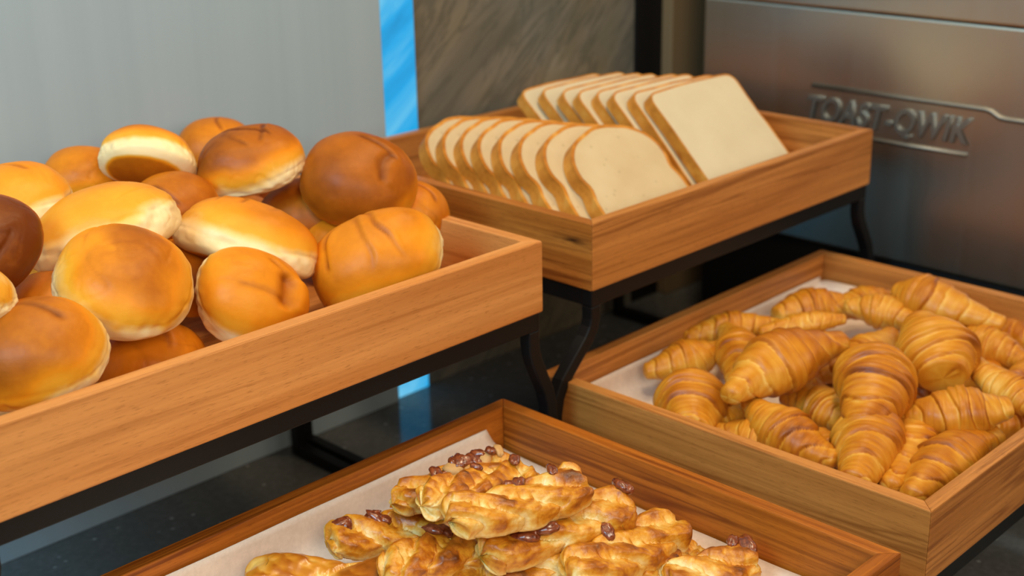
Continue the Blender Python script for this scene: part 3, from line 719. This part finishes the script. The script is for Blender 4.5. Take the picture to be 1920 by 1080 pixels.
PLAITS = [
    ((-0.346, -0.0541, -0.1625), (0.9194, 0.0537, -0.0521, -0.3862), 0.0982, 0.0378, 0.0206, 1.2, 0.2, (), 52, 'smooth glazed plait without pecans, lowest on the paper'),
    ((-0.2779, -0.0546, -0.1525), (0.9546, 0.1093, -0.0608, -0.2705), 0.0938, 0.0348, 0.0221, 3.2, 0.5, ((-0.75, 0.3, 1), (-0.68, 0.1, 0.9), (-0.2, 0.55, 1.2), (-0.1, 0.4, 1), (-0.28, 0.7, 1)), 53, 'twisted plait above the smooth glazed one, at the side of the heap'),
    ((-0.237, -0.0763, -0.1235), (0.9838, 0.0486, -0.0259, -0.1706), 0.0935, 0.0303, 0.0191, 3.2, 0.6, ((-0.25, 0.2, 1.2), (-0.12, 0.4, 1.1), (0.02, 0.2, 1.2), (0.15, 0.5, 1.2), (0.28, 0.3, 1.1), (0.4, 0.5, 1.2), (0.55, 0.2, 1.2), (0.68, 0.4, 1), (0.5, 0.7, 1), (0.1, 0.8, 1), (0.8, 0.3, 0.9)), 55, 'plait heaped with chopped pecans at the back of the pile'),
    ((-0.2494, -0.1134, -0.109), (0.989, 0.1027, -0.0229, -0.1038), 0.0893, 0.0273, 0.0191, 3.0, 0.6, ((0.75, 0.5, 1), (0.1, 0.85, 0.8)), 58, 'golden plait lying just in front of the pecan covered one'),
    ((-0.2458, -0.1488, -0.109), (0.9843, 0.1394, -0.0055, -0.1081), 0.11, 0.0333, 0.0221, 3.4, 0.7, ((0.1, 0.75, 1.2), (0.0, 0.9, 0.8), (0.62, 0.85, 1)), 59, 'long flaky plait on top of the heap with one pecan on its back edge'),
    ((-0.2216, -0.1608, -0.135), (0.9771, 0.1548, -0.0229, -0.1445), 0.1144, 0.0363, 0.0236, 3.0, 0.6, ((-0.48, -0.2, 1.5), (-0.22, -0.35, 1.3), (0.42, 0.95, 1.5), (0.3, 0.98, 1.1), (0.97, 0.5, 1.5), (0.0, 0.95, 1)), 61, 'thick plait with two whole pecans on its face'),
    ((-0.2857, -0.1139, -0.1475), (0.9795, 0.1151, -0.051, -0.1572), 0.0845, 0.0318, 0.0206, 3.0, 0.6, ((0.72, -0.8, 1.2), (0.2, 0.95, 1), (0.0, 0.98, 1.1)), 64, 'front plait with a pecan sliver below it'),
    ((-0.1966, -0.2014, -0.1475), (0.9919, 0.121, -0.0289, -0.0254), 0.1036, 0.0363, 0.0236, 3.0, 0.7, ((-0.1, 0.9, 1),), 65, 'pale flaky plait slanting up at the edge of the heap'),
    ((-0.2524, -0.1502, -0.1575), (0.9528, 0.091, -0.0603, -0.2834), 0.085, 0.0348, 0.0206, 3.0, 0.5, ((0.1, 0.75, 1.5), (0.3, 0.8, 1.5), (-0.1, 0.7, 1.2), (-0.35, 0.6, 1)), 67, 'lowest plait with shiny pecans along its top'),
    ((-0.1656, -0.2129, -0.165), (0.9959, 0.0871, -0.002, -0.0225), 0.0636, 0.0273, 0.0191, 1.8, 0.5, (), 70, 'plait peeping out between the pale flaky one and the last'),
    ((-0.1582, -0.2451, -0.1625), (0.984, 0.1157, -0.054, -0.1245), 0.0705, 0.0318, 0.0206, 2.4, 0.5, ((0.98, 0.3, 1.6), (0.8, 0.9, 1)), 71, 'last plait of the heap, with a pecan sticking out of its end'),
]


# ---------------------------------------------------------------- buns
for pos, q, (a, b, c), top, belt, creases, seed, label in BUNS:
    P, fs, tone = bun_shape(seed, a, b, c, top, belt, 1.0, creases)
    o = mesh_obj('bread_bun', P, fs, M_bun, None, tone=tone)
    o.location = pos; o.rotation_mode = 'QUATERNION'; o.rotation_quaternion = q
    tag(o, label, 'bun', 'buns heaped in the large wooden tray')

for k, (x, y) in enumerate([(-.365, .235), (-.262, .245), (-.172, .262), (-.315, .318)]):
    P, fs, tone = bun_shape(300 + k * 7, .046, .041, .040, .62, -.1, 1.0, ())
    o = mesh_obj('bread_bun', P, fs, M_bun, None, tone=tone); o.location = (x, y, -.0215); o.rotation_euler.z = k * 1.3
    tag(o, 'bun buried at the bottom of the heap, ' + ['below the pale cream bun', 'below the brown wrinkled bun', 'behind the large smooth brown bun', 'below the cream sided tipped bun'][k], 'bun', 'buns heaped in the large wooden tray')

# ---------------------------------------------------------------- sliced bread
def slice_meshes(kind, w, h, t, seed):
    P = slice_outline(kind, 0, seed, w, h); n = len(P); cen = np.array([0, h * .5])
    rim = .0022 if kind == 'square' else .0036
    d = np.roll(P, -1, 0) - np.roll(P, 1, 0); nn = np.stack([d[:, 1], -d[:, 0]], -1); nn /= np.linalg.norm(nn, axis=1)[:, None]
    I = P - nn * rim
    V = [(x, -t / 2, z) for x, z in P] + [(x, t / 2, z) for x, z in P] + [(x, -t / 2 + .0002, z) for x, z in I] + [(x, t / 2 - .0002, z) for x, z in I]
    Fc = []
    for i in range(n):
        k = (i + 1) % n
        Fc += [(i, n + i, n + k, k), (i, k, 2 * n + k, 2 * n + i), (n + i, 3 * n + i, 3 * n + k, n + k), (2 * n + i, 2 * n + k, 3 * n + k, 3 * n + i)]
    V2 = []; F2 = []
    rings = [1.0, .93, .8, .6, .4, .2]
    for s in (-1, 1):
        base = len(V2)
        for k, r in enumerate(rings):
            for x, z in I: V2.append(((x) * r, s * (t / 2 - .0001 + (.0002 if k > 1 else 0)), cen[1] + (z - cen[1]) * r))
        V2.append((0, s * t / 2, cen[1]))
        for k in range(len(rings) - 1):
            for i in range(n):
                j = (i + 1) % n; f = (base + k * n + i, base + k * n + j, base + k * n + n + j, base + k * n + n + i)
                F2.append(f if s < 0 else f[::-1])
        m = base + (len(rings) - 1) * n; c_ = len(V2) - 1
        for i in range(n):
            j = (i + 1) % n; f = (m + i, m + j, c_); F2.append(f if s < 0 else f[::-1])
    return V, Fc, V2, F2
def bread_slice(kind, x0, yb, zb, lean, yaw, roll, w, h, t, seed, label, group):
    M = Matrix.Rotation(yaw, 4, 'Z') @ Matrix.Rotation(-lean, 4, 'X') @ Matrix.Rotation(-roll, 4, 'Y')
    r = empty('bread_slice', (x0, yb, zb)); r.rotation_mode = 'QUATERNION'; r.rotation_quaternion = M.to_quaternion()
    tag(r, label, 'bread slice', group)
    V, Fc, V2, F2 = slice_meshes(kind, w, h, t, seed)
    mesh_obj('crumb', V2, F2, M_crumb_w if kind == 'square' else M_crumb_b, r)
    mesh_obj('crust', V, Fc, M_crust, r, smooth_=False)
    return r
SQ = [  # x, y foot, lean, yaw, width
 (.300, .030, .800, .00, .144), (.292, .051, .790, -.02, .140), (.286, .073, .790, .01, .139), (.283, .094, .800, -.03, .137),
 (.279, .114, .810, .02, .137), (.277, .134, .820, .00, .136), (.274, .158, .840, -.02, .136), (.268, .182, .86, .01, .134)]
for i, (x, y, ln, yw, ww) in enumerate(SQ):
    lab = ['square white bread slice at the front of the square row, its whole face showing', 'second square slice, directly behind the front one', 'third square slice from the front of the square row', 'fourth square slice, in the middle of the square row', 'fifth square slice from the front of the square row', 'sixth square slice, third from the back of the square row', 'seventh square slice, last but one of the square row', 'rearmost square slice of the square row, lying lowest'][i]
    bread_slice('square', x, y, -.0455, ln, yw, .0, ww, ww * .985, .0125, 70 + i, lab, 'square bread slices in one row')
DM = [(.134, .030, .80, -.03, .122), (.122, .054, .80, -.025, .122), (.114, .078, .80, .0, .122), (.109, .101, .80, -.02, .121),
      (.106, .124, .81, .0, .121), (.103, .146, .82, -.02, .120), (.100, .167, .84, .02, .119), (.097, .188, .86, .0, .118)]
for i, (x, y, ln, yw, ww) in enumerate(DM):
    lab = ['round topped bread slice at the front of the round topped row, its whole face showing', 'second round topped slice, directly behind the front one', 'third round topped slice from the front of the round topped row', 'fourth round topped slice, in the middle of the round topped row', 'fifth round topped slice from the front of the round topped row', 'sixth round topped slice, third from the back of the round topped row', 'seventh round topped slice, last but one of the round topped row', 'rearmost round topped slice of the round topped row'][i]
    bread_slice('domed', x, y, -.0455, ln, yw, .0, ww, ww * .97, .0150, 90 + i, lab, 'round topped bread slices in one row')

# ---------------------------------------------------------------- croissants
for pos, q, Lc, Rc, bend, peak, blunt, wraps, seed, label in CROISSANTS:
    P, fs, tone, uv = croissant_shape(seed, Lc, Rc, bend, wraps, blunt, peak=peak)
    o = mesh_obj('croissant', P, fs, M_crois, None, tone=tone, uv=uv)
    o.location = pos; o.rotation_mode = 'QUATERNION'; o.rotation_quaternion = q
    tag(o, label, 'croissant', 'croissants heaped on parchment in the low tray')

# ---------------------------------------------------------------- pecan plaits
def pecan_shape(seed, s):
    V, fs = sphere_grid(12, 16); V = V.copy()
    g = np.exp(-(V[:, 1] / .22) ** 2) * (V[:, 2] > 0)
    V *= (1 + .10 * snoise(V, seed, 4) + .08 * np.sin(V[:, 0] * 14) * (np.abs(V[:, 1]) > .2) - .22 * g)[:, None]
    return V * np.array([.0070, .0042, .0032]) * s, fs
for pos, q, Lp, Wp, Hp, lobes, chev, pecs, seed, label in PLAITS:
    P, fs, tone, uv = plait_shape(seed, Lp, Wp, Hp, lobes, chev)
    smoothp = label.startswith('smooth')
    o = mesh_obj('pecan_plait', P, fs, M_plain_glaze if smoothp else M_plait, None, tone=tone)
    o.location = pos; o.rotation_mode = 'QUATERNION'; o.rotation_quaternion = q
    tag(o, label, 'pastry', 'pecan plaits heaped on the parchment')
    for k, (pu, pv, ps) in enumerate(pecs):
        d = (P[:, 0] - pu * Lp / 2) ** 2 + (P[:, 1] - pv * Wp / 2 * .92) ** 2 + 1e3 * (P[:, 2] < -.1 * Hp) * 1.0
        j = int(np.argmin(d)); c = P[j]
        PV, PF = pecan_shape(seed * 9 + k, ps)
        pe = mesh_obj('pecan', PV, PF, M_pecan_cut if (k % 4 == 2 and len(pecs) > 8) else M_pecan, o)
        pe.location = (c[0], c[1], c[2] + .0012)
        pe.rotation_euler = (random.uniform(-.5, .5), random.uniform(-.5, .5), random.uniform(0, 3.1))
